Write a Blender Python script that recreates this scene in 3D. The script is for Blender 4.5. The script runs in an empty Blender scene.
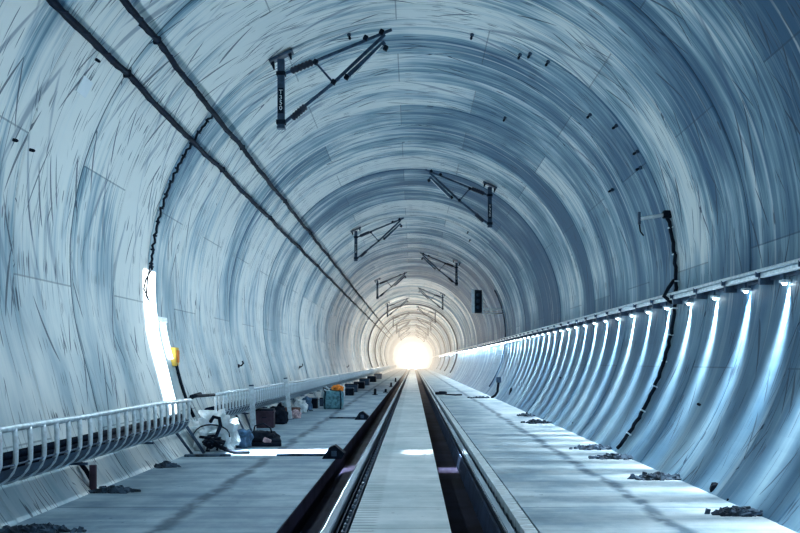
import bpy, bmesh, math, random
from mathutils import Vector, Matrix
random.seed(7)
sc = bpy.context.scene
col = sc.collection
PI = math.pi
# ------------------------------------------------------------------ frame: X right, Y into the tunnel, Z up, floor top z=0
R = 4.28; CZ = 2.72; CX = -0.03; EYE = 1.45
Y0, Y1 = -5.4, 225.0
RW = 1.8                                        # ring width
def X(px, Y): return (px-413)*Y/1000
def Z(py, Y): return EYE+(362-py)*Y/1000
def FY(py): return 1450.0/(py-362)              # distance of a floor point seen at that height
def wall_angle_at_z(z): return math.asin(max(-1, min(1, (z-CZ)/R)))
def bulge(z):                                   # the left wall foot stands a little farther out
    t = max(0.0, min(1.0, (1.5-z)/1.5)); return -.22*t*t*(3-2*t)
def wall_x(z, side, r=R): return CX+side*math.sqrt(max(0, r*r-(z-CZ)**2))+(bulge(z) if side < 0 else 0)
def wall_hit(px, py, r=R-.03):
    dx, dz = (px-413)/1000, (362-py)/1000
    a = dx*dx+dz*dz; b = -2*dz*(CZ-EYE)-2*dx*CX; c = (CZ-EYE)**2+CX*CX-r*r
    Y = (-b+math.sqrt(b*b-4*a*c))/(2*a)
    return Vector((dx*Y, Y, EYE+dz*Y))

# ------------------------------------------------------------------ materials
class NT:
    def __init__(s, name):
        s.m = bpy.data.materials.new(name); s.m.use_nodes = True
        s.t = s.m.node_tree; s.n = s.t.nodes
        s.b = s.n['Principled BSDF']
    def l(s, a, b): s.t.links.new(a, b)
    def new(s, ty, **kw):
        n = s.n.new(ty)
        for k, v in kw.items(): setattr(n, k, v)
        return n
    def val(s, sock, v):
        if hasattr(v, 'is_output') or hasattr(v, 'links'): s.l(v, sock)
        else: sock.default_value = v
    def math(s, op, a, b=0.0, c=0.0, clamp=False):
        n = s.new('ShaderNodeMath', operation=op, use_clamp=clamp)
        s.val(n.inputs[0], a); s.val(n.inputs[1], b); s.val(n.inputs[2], c)
        return n.outputs[0]
    def comb(s, x, y, z=0.0):
        n = s.new('ShaderNodeCombineXYZ'); s.val(n.inputs[0], x); s.val(n.inputs[1], y); s.val(n.inputs[2], z); return n.outputs[0]
    def noise(s, vec, scale=1, detail=4, rough=.55):
        n = s.new('ShaderNodeTexNoise'); s.l(vec, n.inputs['Vector'])
        n.inputs['Scale'].default_value = scale; n.inputs['Detail'].default_value = detail; n.inputs['Roughness'].default_value = rough
        return n.outputs['Fac']
    def white(s, vec):
        n = s.new('ShaderNodeTexWhiteNoise'); n.noise_dimensions = '3D'; s.l(vec, n.inputs['Vector']); return n.outputs['Value']
    def ramp(s, f, lo, hi, a=0.0, b=1.0, smooth=True):
        n = s.new('ShaderNodeMapRange'); n.interpolation_type = 'SMOOTHSTEP' if smooth else 'LINEAR'
        s.val(n.inputs['Value'], f)
        n.inputs['From Min'].default_value = lo; n.inputs['From Max'].default_value = hi
        n.inputs['To Min'].default_value = a; n.inputs['To Max'].default_value = b
        return n.outputs[0]
    def mix(s, f, a, b, mode='MIX'):
        n = s.new('ShaderNodeMix', data_type='RGBA', blend_type=mode)
        s.val(n.inputs[0], f)
        for i, v in ((6, a), (7, b)):
            if isinstance(v, tuple): n.inputs[i].default_value = (*v, 1) if len(v) == 3 else v
            else: s.l(v, n.inputs[i])
        return n.outputs[2]
    def color(s, c): s.l(c, s.b.inputs['Base Color']) if not isinstance(c, tuple) else s.b.inputs['Base Color'].__setattr__('default_value', (*c, 1))
    def bump(s, h, strength=.3, dist=.02):
        n = s.new('ShaderNodeBump'); n.inputs['Strength'].default_value = strength; n.inputs['Distance'].default_value = dist
        s.l(h, n.inputs['Height']); s.l(n.outputs[0], s.b.inputs['Normal'])

def lining_material():
    m = NT('concrete lining')
    uv = m.new('ShaderNodeUVMap').outputs[0]
    sp = m.new('ShaderNodeSeparateXYZ'); m.l(uv, sp.inputs[0])
    u, v = sp.outputs[0], sp.outputs[1]
    def st(su, sv, off=0.0, a=0.0):
        ca, sa = math.cos(a), math.sin(a)
        uu = m.math('ADD', m.math('MULTIPLY', u, ca), m.math('MULTIPLY', v, sa))
        vv = m.math('SUBTRACT', m.math('MULTIPLY', v, ca), m.math('MULTIPLY', u, sa))
        return m.comb(m.math('MULTIPLY', uu, su), m.math('MULTIPLY', vv, sv), off)
    ring = m.math('FLOOR', m.math('DIVIDE', u, RW))
    fr = m.math('FRACT', m.math('DIVIDE', u, RW))
    # broad cloudy stains and arc-wise streaks
    big = m.noise(st(.50, .34), 1, 3, .55)
    mid = m.noise(st(1.5, .16, 3.3), 1, 5, .65)
    fine = m.noise(st(7.0, .12, 7.1), 1, 4, .6)
    vfine = m.noise(st(26.0, .25, 1.7), 1, 3, .65)
    band = m.noise(m.comb(m.math('MULTIPLY', u, .55), m.math('MULTIPLY', v, .03), 77.0), 1, 3, .7)
    tone = m.math('ADD', m.math('MULTIPLY', big, .34), m.math('MULTIPLY', mid, .30))
    tone = m.math('ADD', tone, m.math('MULTIPLY', fine, .20))
    tone = m.math('ADD', tone, m.math('MULTIPLY', vfine, .15))
    tone = m.math('ADD', tone, m.math('MULTIPLY', m.math('SUBTRACT', band, .5), .30))
    tone = m.math('ADD', tone, m.math('MULTIPLY', m.white(m.comb(ring, 3.0, 0.0)), .12))
    segv = m.math('FLOOR', m.math('ADD', m.math('DIVIDE', v, 3.4), m.math('MULTIPLY', m.math('MODULO', ring, 2.0), .45)))
    tone = m.math('ADD', tone, m.math('MULTIPLY', m.white(m.comb(ring, segv, 5.0)), .07))
    gp = m.new('ShaderNodeSeparateXYZ'); m.l(m.new('ShaderNodeNewGeometry').outputs['Position'], gp.inputs[0])
    low = m.math('MULTIPLY', m.ramp(gp.outputs[2], 1.6, 3.6, 1.0, 0.0), .84)
    calm = m.math('ADD', .475, m.math('MULTIPLY', m.noise(st(.9, .5, 91.0), 1, 3, .5), .20))
    tone = m.math('ADD', m.math('MULTIPLY', tone, m.math('SUBTRACT', 1.0, low)), m.math('MULTIPLY', calm, low))
    tone = m.math('ADD', tone, m.ramp(v, 14.5, 24.0, -.078, .020))  # right side darkened, left lightened: uneven lighting put into the colour
    t = m.ramp(tone, .45, .67)
    keep = m.math('SUBTRACT', 1.0, low)
    c = m.mix(m.ramp(t, .0, .5, smooth=False), (.042, .130, .225), (.27, .41, .49))
    c = m.mix(m.ramp(t, .42, 1.0), c, (.84, .86, .84))
    # pale lime runs
    pale = m.ramp(m.noise(st(5.0, .12, 21.0), 1, 3, .6), .58, .68)
    c = m.mix(m.math('MULTIPLY', m.math('MULTIPLY', pale, .6), keep), c, (.80, .84, .84))
    # deep blue damp smears, slightly oblique
    for a, off in ((.42, 31.0), (-.46, 41.0)):
        d = m.ramp(m.noise(st(4.5, .32, off, a), 1, 2, .5), .62, .70)
        c = m.mix(m.math('MULTIPLY', m.math('MULTIPLY', d, .55), keep), c, (.06, .13, .23))
    # ring joints, formwork lines, longitudinal joints
        edge = m.math('MINIMUM', fr, m.math('SUBTRACT', 1.0, fr))
    wob = m.math('MULTIPLY', m.noise(st(.3, 1.3, 9.0), 1, 2), .006)
    joint = m.math('LESS_THAN', edge, m.math('ADD', wob, .0035))
    f2 = m.math('FRACT', m.math('DIVIDE', m.math('ADD', u, m.math('ADD', .13, wob)), RW/5))
    form = m.math('LESS_THAN', f2, .034)
    form = m.math('MULTIPLY', form, m.ramp(m.noise(st(2.1, .6, 13.0), 1, 2), .46, .54))
    fv = m.math('FRACT', m.math('ADD', m.math('DIVIDE', v, 3.4), m.math('MULTIPLY', m.math('MODULO', ring, 2.0), .45)))
    lj = m.math('LESS_THAN', fv, .006)
    # short dark dashes and scratches
    dash = m.ramp(m.noise(st(30.0, 2.2, 51.0), 1, 0, .5), .70, .73)
    dash = m.math('MULTIPLY', dash, m.ramp(m.noise(st(.8, .7, 53.0), 1, 2), .42, .50))
    scr = m.ramp(m.noise(st(13.0, .75, 61.0, .42), 1, 0, .5), .755, .775)
    scr2 = m.ramp(m.noise(st(13.0, .75, 71.0, -.5), 1, 0, .5), .755, .775)
    dk = m.math('MAXIMUM', m.math('MULTIPLY', joint, .85), m.math('MULTIPLY', form, .62))
    dk = m.math('MAXIMUM', dk, m.math('MULTIPLY', lj, .45))
    dk = m.math('MAXIMUM', dk, m.math('MULTIPLY', dash, .75))
    dk = m.math('MAXIMUM', dk, m.math('MULTIPLY', m.math('MAXIMUM', scr, scr2), .8))
    c = m.mix(dk, c, (.022, .05, .09))
    m.color(c)
    m.b.inputs['Roughness'].default_value = .62
    h = m.math('ADD', m.math('MULTIPLY', mid, .5), m.math('SUBTRACT', m.math('MULTIPLY', fine, .5), m.math('MULTIPLY', dk, .6)))
    m.bump(h, .3, .02)
    return m.m

def floor_material(name, dark, light, joint=2.4, stainx=None, rib=None):
    m = NT(name)
    g = m.new('ShaderNodeNewGeometry').outputs['Position']
    sp = m.new('ShaderNodeSeparateXYZ'); m.l(g, sp.inputs[0])
    x, y = sp.outputs[0], sp.outputs[1]
    def st(sx, sy, o=0.0): return m.comb(m.math('MULTIPLY', x, sx), m.math('MULTIPLY', y, sy), o)
    a = m.noise(st(.9, .5), 1, 6, .65)
    b = m.noise(st(.5, 3.0, 4.0), 1, 5, .6)
    t = m.ramp(m.math('ADD', m.math('MULTIPLY', a, .6), m.math('MULTIPLY', b, .4)), .36, .66)
    c = m.mix(t, dark, light)
    # cross joints with slight wobble
    yy = m.math('ADD', y, m.math('MULTIPLY', m.noise(st(1.2, 0.2, 7.0), 1, 2), .08))
    fy = m.math('FRACT', m.math('DIVIDE', yy, joint))
    j = m.math('LESS_THAN', fy, .018)
    j = m.math('MULTIPLY', j, m.ramp(m.noise(st(.8, .8, 17.0), 1, 2), .35, .5))
    sk = m.ramp(m.noise(st(9, 9, 3.0), 1, 3, .5), .66, .70)
    sk = m.math('MULTIPLY', sk, m.ramp(m.noise(st(.7, .7, 23.0), 1, 2), .5, .6))
    d = m.math('MAXIMUM', m.math('MULTIPLY', j, .55), m.math('MULTIPLY', sk, .5))
    if stainx is not None:
        xo = m.math('ADD', m.math('SUBTRACT', x, stainx), m.math('MULTIPLY', m.math('SUBTRACT', m.noise(st(.2, .9, 12.0), 1, 4), .5), .35))
        s = m.ramp(m.math('ABSOLUTE', xo), .02, .13, 1.0, 0.0)
        s = m.math('MULTIPLY', s, m.ramp(m.noise(st(3, 2.2, 19.0), 1, 3), .38, .52, .25, 1.0))
        d = m.math('MAXIMUM', d, m.math('MULTIPLY', s, .8))
    if rib:
        r = m.math('FRACT', m.math('DIVIDE', y, rib))
        r = m.math('LESS_THAN', r, .3)
        r = m.math('MULTIPLY', r, m.ramp(x, -.36, -.30, 1.0, .0))
        d = m.math('MAXIMUM', d, m.math('MULTIPLY', r, .5))
    c = m.mix(d, c, (.022, .06, .10))
    m.color(c); m.b.inputs['Roughness'].default_value = .7
    m.bump(m.math('SUBTRACT', a, d), .4, .02)
    return m.m

def plain(name, c, rough=.6, metal=0.0, var=.25, scale=8, emit=None, es=1.0, bump=0.0, stretch=(1, 1, 1)):
    m = NT(name)
    tc = m.new('ShaderNodeTexCoord').outputs['Object']
    mp = m.new('ShaderNodeMapping'); m.l(tc, mp.inputs[0]); mp.inputs['Scale'].default_value = stretch
    n = m.noise(mp.outputs[0], scale, 4, .6)
    d = tuple(k*(1-var) for k in c); h = tuple(min(1, k*(1+var)) for k in c)
    m.color(m.mix(m.ramp(n, .35, .65), d, h))
    m.b.inputs['Roughness'].default_value = rough; m.b.inputs['Metallic'].default_value = metal
    if bump: m.bump(n, bump, .03)
    if emit:
        m.b.inputs['Emission Color'].default_value = (*emit, 1); m.b.inputs['Emission Strength'].default_value = es
    if name in ('dark trench floor', 'trench wall concrete', 'painted rail side', 'black rubber', 'dark cable sheath'): m.b.inputs['Specular IOR Level'].default_value = .08
    return m.m

M = dict(
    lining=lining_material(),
    walk=floor_material('walkway concrete', (.12, .20, .27), (.36, .46, .52), 2.5, -2.2),
    walk2=floor_material('right walkway concrete', (.15, .23, .29), (.42, .51, .56), 2.5, 2.33),
    slab=floor_material('ribbed track slab', (.38, .47, .50), (.64, .70, .72), 1.25, None, .15),
    strip=plain('grout strip', (.42, .50, .54), .8, var=.3, scale=5, bump=.6, stretch=(1, 4, 1)),
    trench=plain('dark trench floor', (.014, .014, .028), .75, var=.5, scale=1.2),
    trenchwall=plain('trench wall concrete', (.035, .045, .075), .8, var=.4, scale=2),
    rail=plain('rail steel', (.10, .15, .21), .5, .6, .2, 3, stretch=(1, .1, 1)),
    railhead=plain('worn rail head', (.26, .34, .40), .6, .2, .2, 3, stretch=(1, .1, 1)),
    railtop=plain('polished rail edge', (.85, .92, .96), .22, .9, .05, 3),
    railside=plain('painted rail side', (.030, .050, .090), .6, .0, .3, 3),
    clip=plain('rail clip steel', (.16, .22, .30), .45, .6, .3, 12),
    galv=plain('galvanised steel', (.62, .70, .75), .35, .45, .15, 14),
    galvd=plain('weathered galvanised channel', (.055, .10, .165), .5, .3, .3, 6),
    navy=plain('navy painted steel', (.045, .085, .14), .45, .35, .25, 10),
    black=plain('black rubber', (.012, .020, .034), .6, 0, .3, 12),
    cable=plain('dark cable sheath', (.006, .014, .032), .6, 0, .35, 20),
    insul=plain('dark insulator', (.022, .03, .055), .3, 0, .2, 10),
    pale=plain('pale painted steel', (.84, .88, .90), .45, .1, .1, 10),
    white=plain('white fabric wrap', (.60, .68, .72), .6, 0, .18, 5, bump=.4),
    whitetxt=plain('white lettering', (.80, .85, .88), .6, 0, .02, 2),
    glare=plain('glowing wall light patch', (.9, .93, .95), .5, 0, .02, 2, (.92, .97, 1.0), 2.2),
    lens=plain('lamp lens', (1, 1, 1), .4, 0, .02, 2, (.90, .97, 1.0), 22.0),
    yellow=plain('yellow plastic', (.75, .52, .10), .5, 0, .15, 9),
    orange=plain('orange cloth', (.85, .28, .05), .8, 0, .2, 9, bump=.5),
    teal=plain('teal woven sack', (.13, .28, .33), .85, 0, .35, 12, bump=.6),
    blue=plain('blue plastic sack', (.06, .14, .24), .6, 0, .35, 9, bump=.6),
    maroon=plain('maroon plastic', (.055, .030, .055), .55, 0, .25, 8),
    brown=plain('brown board', (.16, .085, .075), .8, 0, .3, 8),
    rag=plain('pink white rag', (.55, .42, .45), .85, 0, .3, 14, bump=.5),
    rubble=plain('broken rubble', (.045, .075, .11), .9, 0, .6, 9, bump=.6),
    paleg=plain('pale grit', (.30, .38, .43), .9, 0, .4, 14),
    portal=plain('plain bright glow on the end wall', (1, 1, 1), .8, 0, .01, 1, (1, .93, .82), 1.0),
)
m = NT('painted glow on the end wall')
sp = m.new('ShaderNodeSeparateXYZ'); m.l(m.new('ShaderNodeNewGeometry').outputs['Position'], sp.inputs[0])
rr = m.math('SQRT', m.math('ADD', m.math('POWER', sp.outputs[0], 2.0), m.math('POWER', m.math('SUBTRACT', sp.outputs[2], 2.3), 2.0)))
m.l(m.ramp(rr, .2, 4.0, 6.0, .30), m.b.inputs['Emission Strength']); m.b.inputs['Emission Color'].default_value = (1, .88, .72, 1); m.color((1, .95, .9))  # glow painted onto the end wall, fading outward from its centre
M['portal'] = m.m
# ------------------------------------------------------------------ mesh helpers
def link(name, me, mat, parent=None, smooth=False):
    o = bpy.data.objects.new(name, me); col.objects.link(o)
    if mat: me.materials.append(mat)
    if smooth:
        for p in me.polygons: p.use_smooth = True
    if parent is not None: o.parent = parent
    return o
class MB:
    def __init__(s): s.bm = bmesh.new()
    def box(s, lo, hi, rot=None, bevel=0.0):
        c = [(a+b)/2 for a, b in zip(lo, hi)]; d = [abs(b-a) for a, b in zip(lo, hi)]
        r = bmesh.ops.create_cube(s.bm, size=1)
        mt = Matrix.Translation(c) @ (rot.to_4x4() if rot else Matrix()) @ Matrix.Diagonal((*d, 1))
        bmesh.ops.transform(s.bm, matrix=mt, verts=r['verts'])
        if bevel:
            es = list({e for v in r['verts'] for e in v.link_edges})
            bmesh.ops.bevel(s.bm, geom=es, offset=bevel, segments=2, affect='EDGES', profile=.6)
        return s
    def tube(s, pts, r, n=8, caps=True):
        pts = [Vector(p) for p in pts]
        rad = r if isinstance(r, (list, tuple)) else [r]*len(pts)
        rings = []
        up = Vector((0, 0, 1))
        prev = None
        for i, p in enumerate(pts):
            t = (pts[min(i+1, len(pts)-1)]-pts[max(i-1, 0)]).normalized()
            if prev is None:
                a = t.cross(up)
                if a.length < .05: a = t.cross(Vector((0, 1, 0)))
            else:
                a = prev-t*prev.dot(t)
            a.normalize(); prev = a; b = t.cross(a)
            rings.append([s.bm.verts.new(p+(a*math.cos(q)+b*math.sin(q))*rad[i]) for q in (2*PI*k/n for k in range(n))])
        for A, B in zip(rings, rings[1:]):
            for k in range(n): s.bm.faces.new((A[k], A[(k+1) % n], B[(k+1) % n], B[k]))
        if caps:
            s.bm.faces.new(rings[0][::-1]); s.bm.faces.new(rings[-1])
        return s
    def prism(s, prof, y0, y1, steps=1):
        """closed XZ outline swept along Y"""
        rings = [[s.bm.verts.new((x, y0+(y1-y0)*i/steps, z)) for x, z in prof] for i in range(steps+1)]
        n = len(prof)
        for A, B in zip(rings, rings[1:]):
            for k in range(n): s.bm.faces.new((A[k], A[(k+1) % n], B[(k+1) % n], B[k]))
        s.bm.faces.new(rings[0][::-1]); s.bm.faces.new(rings[-1])
        return s
    def blob(s, c, d, seed=0, rough=.18, sub=3, flat=True, freq=2.2):
        from mathutils import noise as nz
        r = bmesh.ops.create_icosphere(s.bm, subdivisions=sub, radius=1)
        for v in r['verts']:
            p = v.co.copy()
            k = 1+rough*nz.noise(p*freq+Vector((seed*7.3, seed, 1)))*2 + rough*.5*nz.noise(p*freq*3+Vector((seed, 5, 2)))
            q = p*k
            # squarish sack
            q = Vector([math.copysign(abs(a)**.8, a) for a in q])
            z = q.z
            if flat and z < -.55: z = -.55+ (z+.55)*.1
            v.co = Vector((c[0]+q.x*d[0], c[1]+q.y*d[1], c[2]+(z+.6 if flat else z)*d[2]))
        return s
    def build(s, name, mat, parent=None, smooth=False):
        bmesh.ops.recalc_face_normals(s.bm, faces=s.bm.faces)
        me = bpy.data.meshes.new(name); s.bm.to_mesh(me); s.bm.free()
        return link(name, me, mat, parent, smooth)
def thing(name, label, cat, loc=(0, 0, 0), group=None, rz=0):
    o = bpy.data.objects.new(name, None); col.objects.link(o); o.empty_display_size = .2
    o.location = loc; o.rotation_euler = (0, 0, rz)
    return tag(o, label, cat, group)
def tag(o, label, cat, group=None, kind=None):
    o['label'] = label; o['category'] = cat
    if group: o['group'] = group
    if kind: o['kind'] = kind
    return o
def struct(o): o['kind'] = 'structure'; return o
def copy_tree(o, parent=None):
    c = o.copy(); col.objects.link(c)
    if parent is not None: c.parent = parent
    for ch in [k for k in bpy.data.objects if k.parent == o]: copy_tree(ch, c)
    return c

# ------------------------------------------------------------------ shell
def shell(name, a0, a1, n):
    """ringed lining between two angles (0 = right, pi/2 = crown)"""
    me = bpy.data.meshes.new(name); verts = []; faces = []; uvs = []
    prof = [(0.0, .022), (.030, .0), (RW-.030, .0), (RW, .022)]
    k0 = int(math.floor(Y0/RW)); k1 = int(math.ceil(Y1/RW))
    stations = []
    for k in range(k0, k1):
        rr = random.Random(k).uniform(-.010, .010)
        for y, d in prof: stations.append((k*RW+y, R+d+rr))
    for y, r in stations:
        for i in range(n+1):
            a = a0+(a1-a0)*i/n
            z = CZ+r*math.sin(a); verts.append((CX+r*math.cos(a)+(bulge(z) if math.cos(a) < 0 else 0), y, z))
            uvs.append((y+20*RW, (a+PI)*R))
    w = n+1
    for s in range(len(stations)-1):
        for i in range(n):
            faces.append((s*w+i, s*w+i+1, (s+1)*w+i+1, (s+1)*w+i))
    me.from_pydata(verts, [], faces)
    ul = me.uv_layers.new(name='UVMap')
    for l in me.loops: ul.data[l.index].uv = uvs[l.vertex_index]
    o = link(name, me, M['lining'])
    for p in me.polygons: p.use_smooth = False
    return struct(o)
afl = math.asin((-.45-CZ)/R)
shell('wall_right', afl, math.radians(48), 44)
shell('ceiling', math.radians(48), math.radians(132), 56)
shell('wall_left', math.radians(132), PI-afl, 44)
struct(MB().box((-5, Y0-.2, -.8), (5, Y0, 7.4)).build('wall_back', M['trenchwall']))
struct(MB().box((-5, Y1, -.8), (5, Y1+.2, 7.4)).build('wall_end', M['portal']))

# floor slabs
FB = -.42
F = MB()
F.box((-3.75, Y0, FB), (-1.17, Y1, 0), bevel=0)
struct(F.build('floor', M['walk']))
struct(MB().box((1.085, Y0, FB), (3.7, Y1, 0)).build('floor', M['walk2']))
struct(MB().box((-.547, Y0, FB), (.326, Y1, 0)).build('floor', M['slab']))
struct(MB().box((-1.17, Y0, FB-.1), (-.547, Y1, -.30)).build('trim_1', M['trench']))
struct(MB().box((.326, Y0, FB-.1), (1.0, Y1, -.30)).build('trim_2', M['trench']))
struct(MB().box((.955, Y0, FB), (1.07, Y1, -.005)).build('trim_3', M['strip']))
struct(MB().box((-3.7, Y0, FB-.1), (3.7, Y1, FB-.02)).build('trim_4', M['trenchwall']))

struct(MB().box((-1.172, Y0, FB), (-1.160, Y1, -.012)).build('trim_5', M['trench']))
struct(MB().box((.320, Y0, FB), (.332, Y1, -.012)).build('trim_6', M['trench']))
# rails ------------------------------------------------------------------
def rail(xc, inner, label):
    t = thing('rail', label, 'rail', (xc, 0, -.30), 'the two running rails')
    def P(pts): return [(inner*x, z) for x, z in pts]
    MB().prism(P([(-.075, .02), (.075, .02), (.075, .035), (.012, .06), (.010, .16), (.034, .185), (.036, .27), (.0, .275), (-.034, .27), (-.036, .185), (-.010, .16), (-.012, .06), (-.075, .035)]), Y0+.1, Y1-.1, 1).build('rail_body', M['rail'], t)
    MB().prism(P([(.028, .270), (.037, .262), (.041, .285), (.034, .297), (.028, .297)]), Y0+.1, Y1-.1).build('running_edge', M['railtop'], t)
    MB().prism(P([(-.036, .268), (.028, .268), (.028, .293), (-.030, .293), (-.036, .286)]), Y0+.1, Y1-.1).build('rail_head', M['railhead'], t)
    MB().prism(P([(.082, .01), (.120, .01), (.085, .24), (.062, .24)]), Y0+.1, Y1-.1).build('side_plate', M['railside'], t)
    g = MB().prism(P([(-.17, .02), (-.06, .02), (-.06, .22), (-.075, .22), (-.075, .12), (-.155, .12), (-.155, .265), (-.17, .265)]), Y0+.1, Y1-.1).build('guard_channel', M['railside'], t)
    first = None
    for i in range(90):
        y = 7.6+i*.42
        if first is None:
            c = MB().box((-.035, -.06, .0), (.035, .06, .05), bevel=.01).box((-.012, -.018, .05), (.012, .018, .085), bevel=.004).build('rail_clip', M['clip'], t)
            first = c
        else:
            c = first.copy(); col.objects.link(c); c.parent = t
        c.location = (-.115*inner, y, .135)
    return t
rail(-.752, -1, 'bright edged steel rail left of the ribbed centre slab')
rail(.842, -1, 'bright edged steel rail right of the ribbed centre slab')

# ------------------------------------------------------------------ right handrail duct + lamps
RZ = 2.46
xr = wall_x(RZ, 1)
t = thing('wall_duct', 'long pale metal duct with handrail running along the right wall above the lamps', 'duct', (0, 0, 0))
MB().prism([(xr+.05, RZ+.05), (xr-.13, RZ+.05), (xr-.15, RZ+.03), (xr-.15, RZ-.0), (xr+.05, RZ-.0)], Y0+.1, Y1-.2).build('duct_body', M['galv'], t)
MB().prism([(xr-.11, RZ-.0), (xr-.155, RZ-.0), (xr-.155, RZ-.022), (xr-.11, RZ-.022)], Y0+.1, Y1-.2).build('lower_lip', M['pale'], t)
MB().tube([(xr-.18, Y0+.1, RZ+.06), (xr-.18, Y1-.2, RZ+.06)], .022, 8).build('handrail', M['pale'], t)
lampY = [9.94+1.31*i for i in range(-3, 64)]+[93.8+2.62*i for i in range(26)]
br0 = None
for i, y in enumerate(lampY[:70]):
    if br0 is None:
        br0 = MB().box((xr-.16, -.03, RZ-.10), (xr+.06, .03, RZ)).box((xr-.20, -.012, RZ-.01), (xr-.14, .012, RZ+.06)).build('duct_bracket', M['navy'], t); b = br0
    else:
        b = br0.copy(); col.objects.link(b); b.parent = t
    b.location.y = y+.55
MB().prism([(xr-.04, RZ-.05), (xr+.05, RZ-.05), (xr+.05, RZ-.0), (xr-.04, RZ-.0)], Y0+.1, Y1-.2).build('backing_rail', M['galvd'], t)

lampproto = None
for i, y in enumerate(lampY):
    if y < 7: pass
    lab = 'small glaring lamp in the row under the right wall duct'
    if lampproto is None:
        o = thing('wall_lamp', lab, 'lamp', (xr-.06, y, RZ-.12), 'lamps under the right wall duct')
        MB().box((-.05, -.055, .0), (.05, .055, .035), bevel=.008).build('lamp_housing', M['pale'], o)
        MB().tube([(0, 0, .03), (0, 0, .125)], .012, 6).build('lamp_stem', M['navy'], o)
        ln = MB().tube([(0, 0, .005), (0, 0, -.012), (0, 0, -.026)], [.028, .028, .015], 10).build('lamp_lens', M['lens'], o, True)
        ln.visible_shadow = False
        lampproto = o
    else:
        o = copy_tree(lampproto); o.location = (xr-.06, y, RZ-.12)

def fan_light(name, loc, power, k=.14, color=(.88, .96, 1)):
    L = bpy.data.lights.new(name, 'SPOT'); L.energy = power; L.color = color
    L.spot_size = math.radians(165); L.spot_blend = .3; L.shadow_soft_size = .04
    L.use_nodes = True; nt = L.node_tree; em = nt.nodes['Emission']
    tc = nt.nodes.new('ShaderNodeTexCoord'); s = nt.nodes.new('ShaderNodeSeparateXYZ'); nt.links.new(tc.outputs['Normal'], s.inputs[0])
    def mt(op, a, b=0.0):
        n = nt.nodes.new('ShaderNodeMath'); n.operation = op
        for q, v in ((0, a), (1, b)):
            if hasattr(v, 'links'): nt.links.new(v, n.inputs[q])
            else: n.inputs[q].default_value = v
        return n.outputs[0]
    q = mt('DIVIDE', s.outputs[1], mt('ADD', mt('ABSOLUTE', s.outputs[2]), .42))
    q = mt('DIVIDE', q, k); q = mt('MULTIPLY', q, q)
    e = mt('EXPONENT', mt('MULTIPLY', q, -1.0))
    e = mt('MULTIPLY', e, mt('ADD', mt('POWER', mt('ABSOLUTE', s.outputs[2]), 2.0), .08)); nt.links.new(e, em.inputs['Strength'])
    o = bpy.data.objects.new(name, L); col.objects.link(o); o.location = loc
    return o
L0 = None
FANP = 680
for i, y in enumerate(lampY):
    if L0 is None: L0 = fan_light('fan_light', (xr-.06, y, RZ-.16), FANP); L0.rotation_euler = (0, math.radians(15), 0)
    else:
        o = L0.copy(); col.objects.link(o); o.location = (xr-.06, y, RZ-.16)

# ------------------------------------------------------------------ left cable tray
TX = -3.30
def tray(y0, y1, label, nrib, stuff=False):
    t = thing('cable_tray', label, 'cable tray', (TX, y0, 0))
    L = y1-y0; n = max(2, int(L/1.5))
    def wav(y): return .012*math.sin((y+y0)*1.3)+.008*math.sin((y+y0)*3.1)
    MB().tube([(wav(L*i/n), L*i/n, .90+.6*wav(L*i/n+3)) for i in range(n+1)], .030, 8).build('top_rail', M['galv'], t, True)
    MB().prism([(-.02, .565), (.012, .575), (-.045, .49), (-.12, .435), (-.22, .42), (-.22, .44), (-.12, .455), (-.06, .505)], 0, L).build('bottom_channel', M['galvd'], t)
    MB().tube([(-.09, 0, .50), (-.09, L, .50)], .036, 8).tube([(-.16, 0, .485), (-.16, L, .485)], .030, 8).tube([(-.055, 0, .545), (-.055, L, .545)], .02, 8).tube([(-.13, 0, .56), (-.13, L, .56)], .045, 8).tube([(-.075, 0, .60), (-.075, L, .60)], .034, 8).tube([(-.19, 0, .60), (-.19, L, .60)], .05, 8).tube([(-.13, 0, .655), (-.13, L, .655)], .036, 8).build('cable_bundle', M['cable'], t, True)  # upper cables added to darken the tray interior like shade
    MB().tube([(.006, 0, .60), (.006, L, .60)], .010, 6).build('lower_wire', M['galvd'], t)
    prof = [(0, .90), (.008, .82), (.012, .72), (.010, .62), (-.02, .54), (-.07, .48), (-.14, .435), (-.22, .415)]
    if stuff:
        m = MB(); y = .1
        while y < L-.05:
            m.tube([(x, y, z) for x, z in prof], .024, 5); y += .32
        o = m.build('rib', M['galv'], t); o['kind'] = 'stuff'
        return t
    first = None
    for i in range(nrib):
        y = .08+.32*i
        if y > L-.03: break
        if first is None:
            first = r = MB().tube([(x, 0, z) for x, z in prof], .024, 8).build('rib', M['galv'], t, True)
        else:
            r = first.copy(); col.objects.link(r); r.parent = t
        r.location.y = y
    # wall stays
    st = None
    for y in [1.0+2.6*k for k in range(int(L/2.6)+1)]:
        if y > L-.2: break
        if st is None: st = s = MB().box((-.42, -.02, .40), (-.02, .02, .425)).build('wall_stay', M['galvd'], t)
        else: s = st.copy(); col.objects.link(s); s.parent = t
        s.location.y = y
    return t
tray(6.6, 14.75, 'nearest ribbed metal cable tray along the left wall, ending at the white bundle', 99)
tray(16.6, 44.0, 'second ribbed metal cable tray beginning behind the white wrapped bundle', 99)
tray(44.1, 200.0, 'farthest stretch of ribbed cable tray fading toward the tunnel end', 0, True)
# dark coupling bridging the gap
o = MB().tube([(TX, 14.75, .905), (TX-.01, 15.2, .93), (TX, 16.1, .915), (TX, 16.6, .905)], .024, 8).tube([(TX, 14.9, .93), (TX, 15.5, .95)], .034, 8).build('rail_coupling', M['black'], None, True)
tag(o, 'short black rubber sleeve bridging the gap between the two nearer cable trays', 'coupling')
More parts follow.
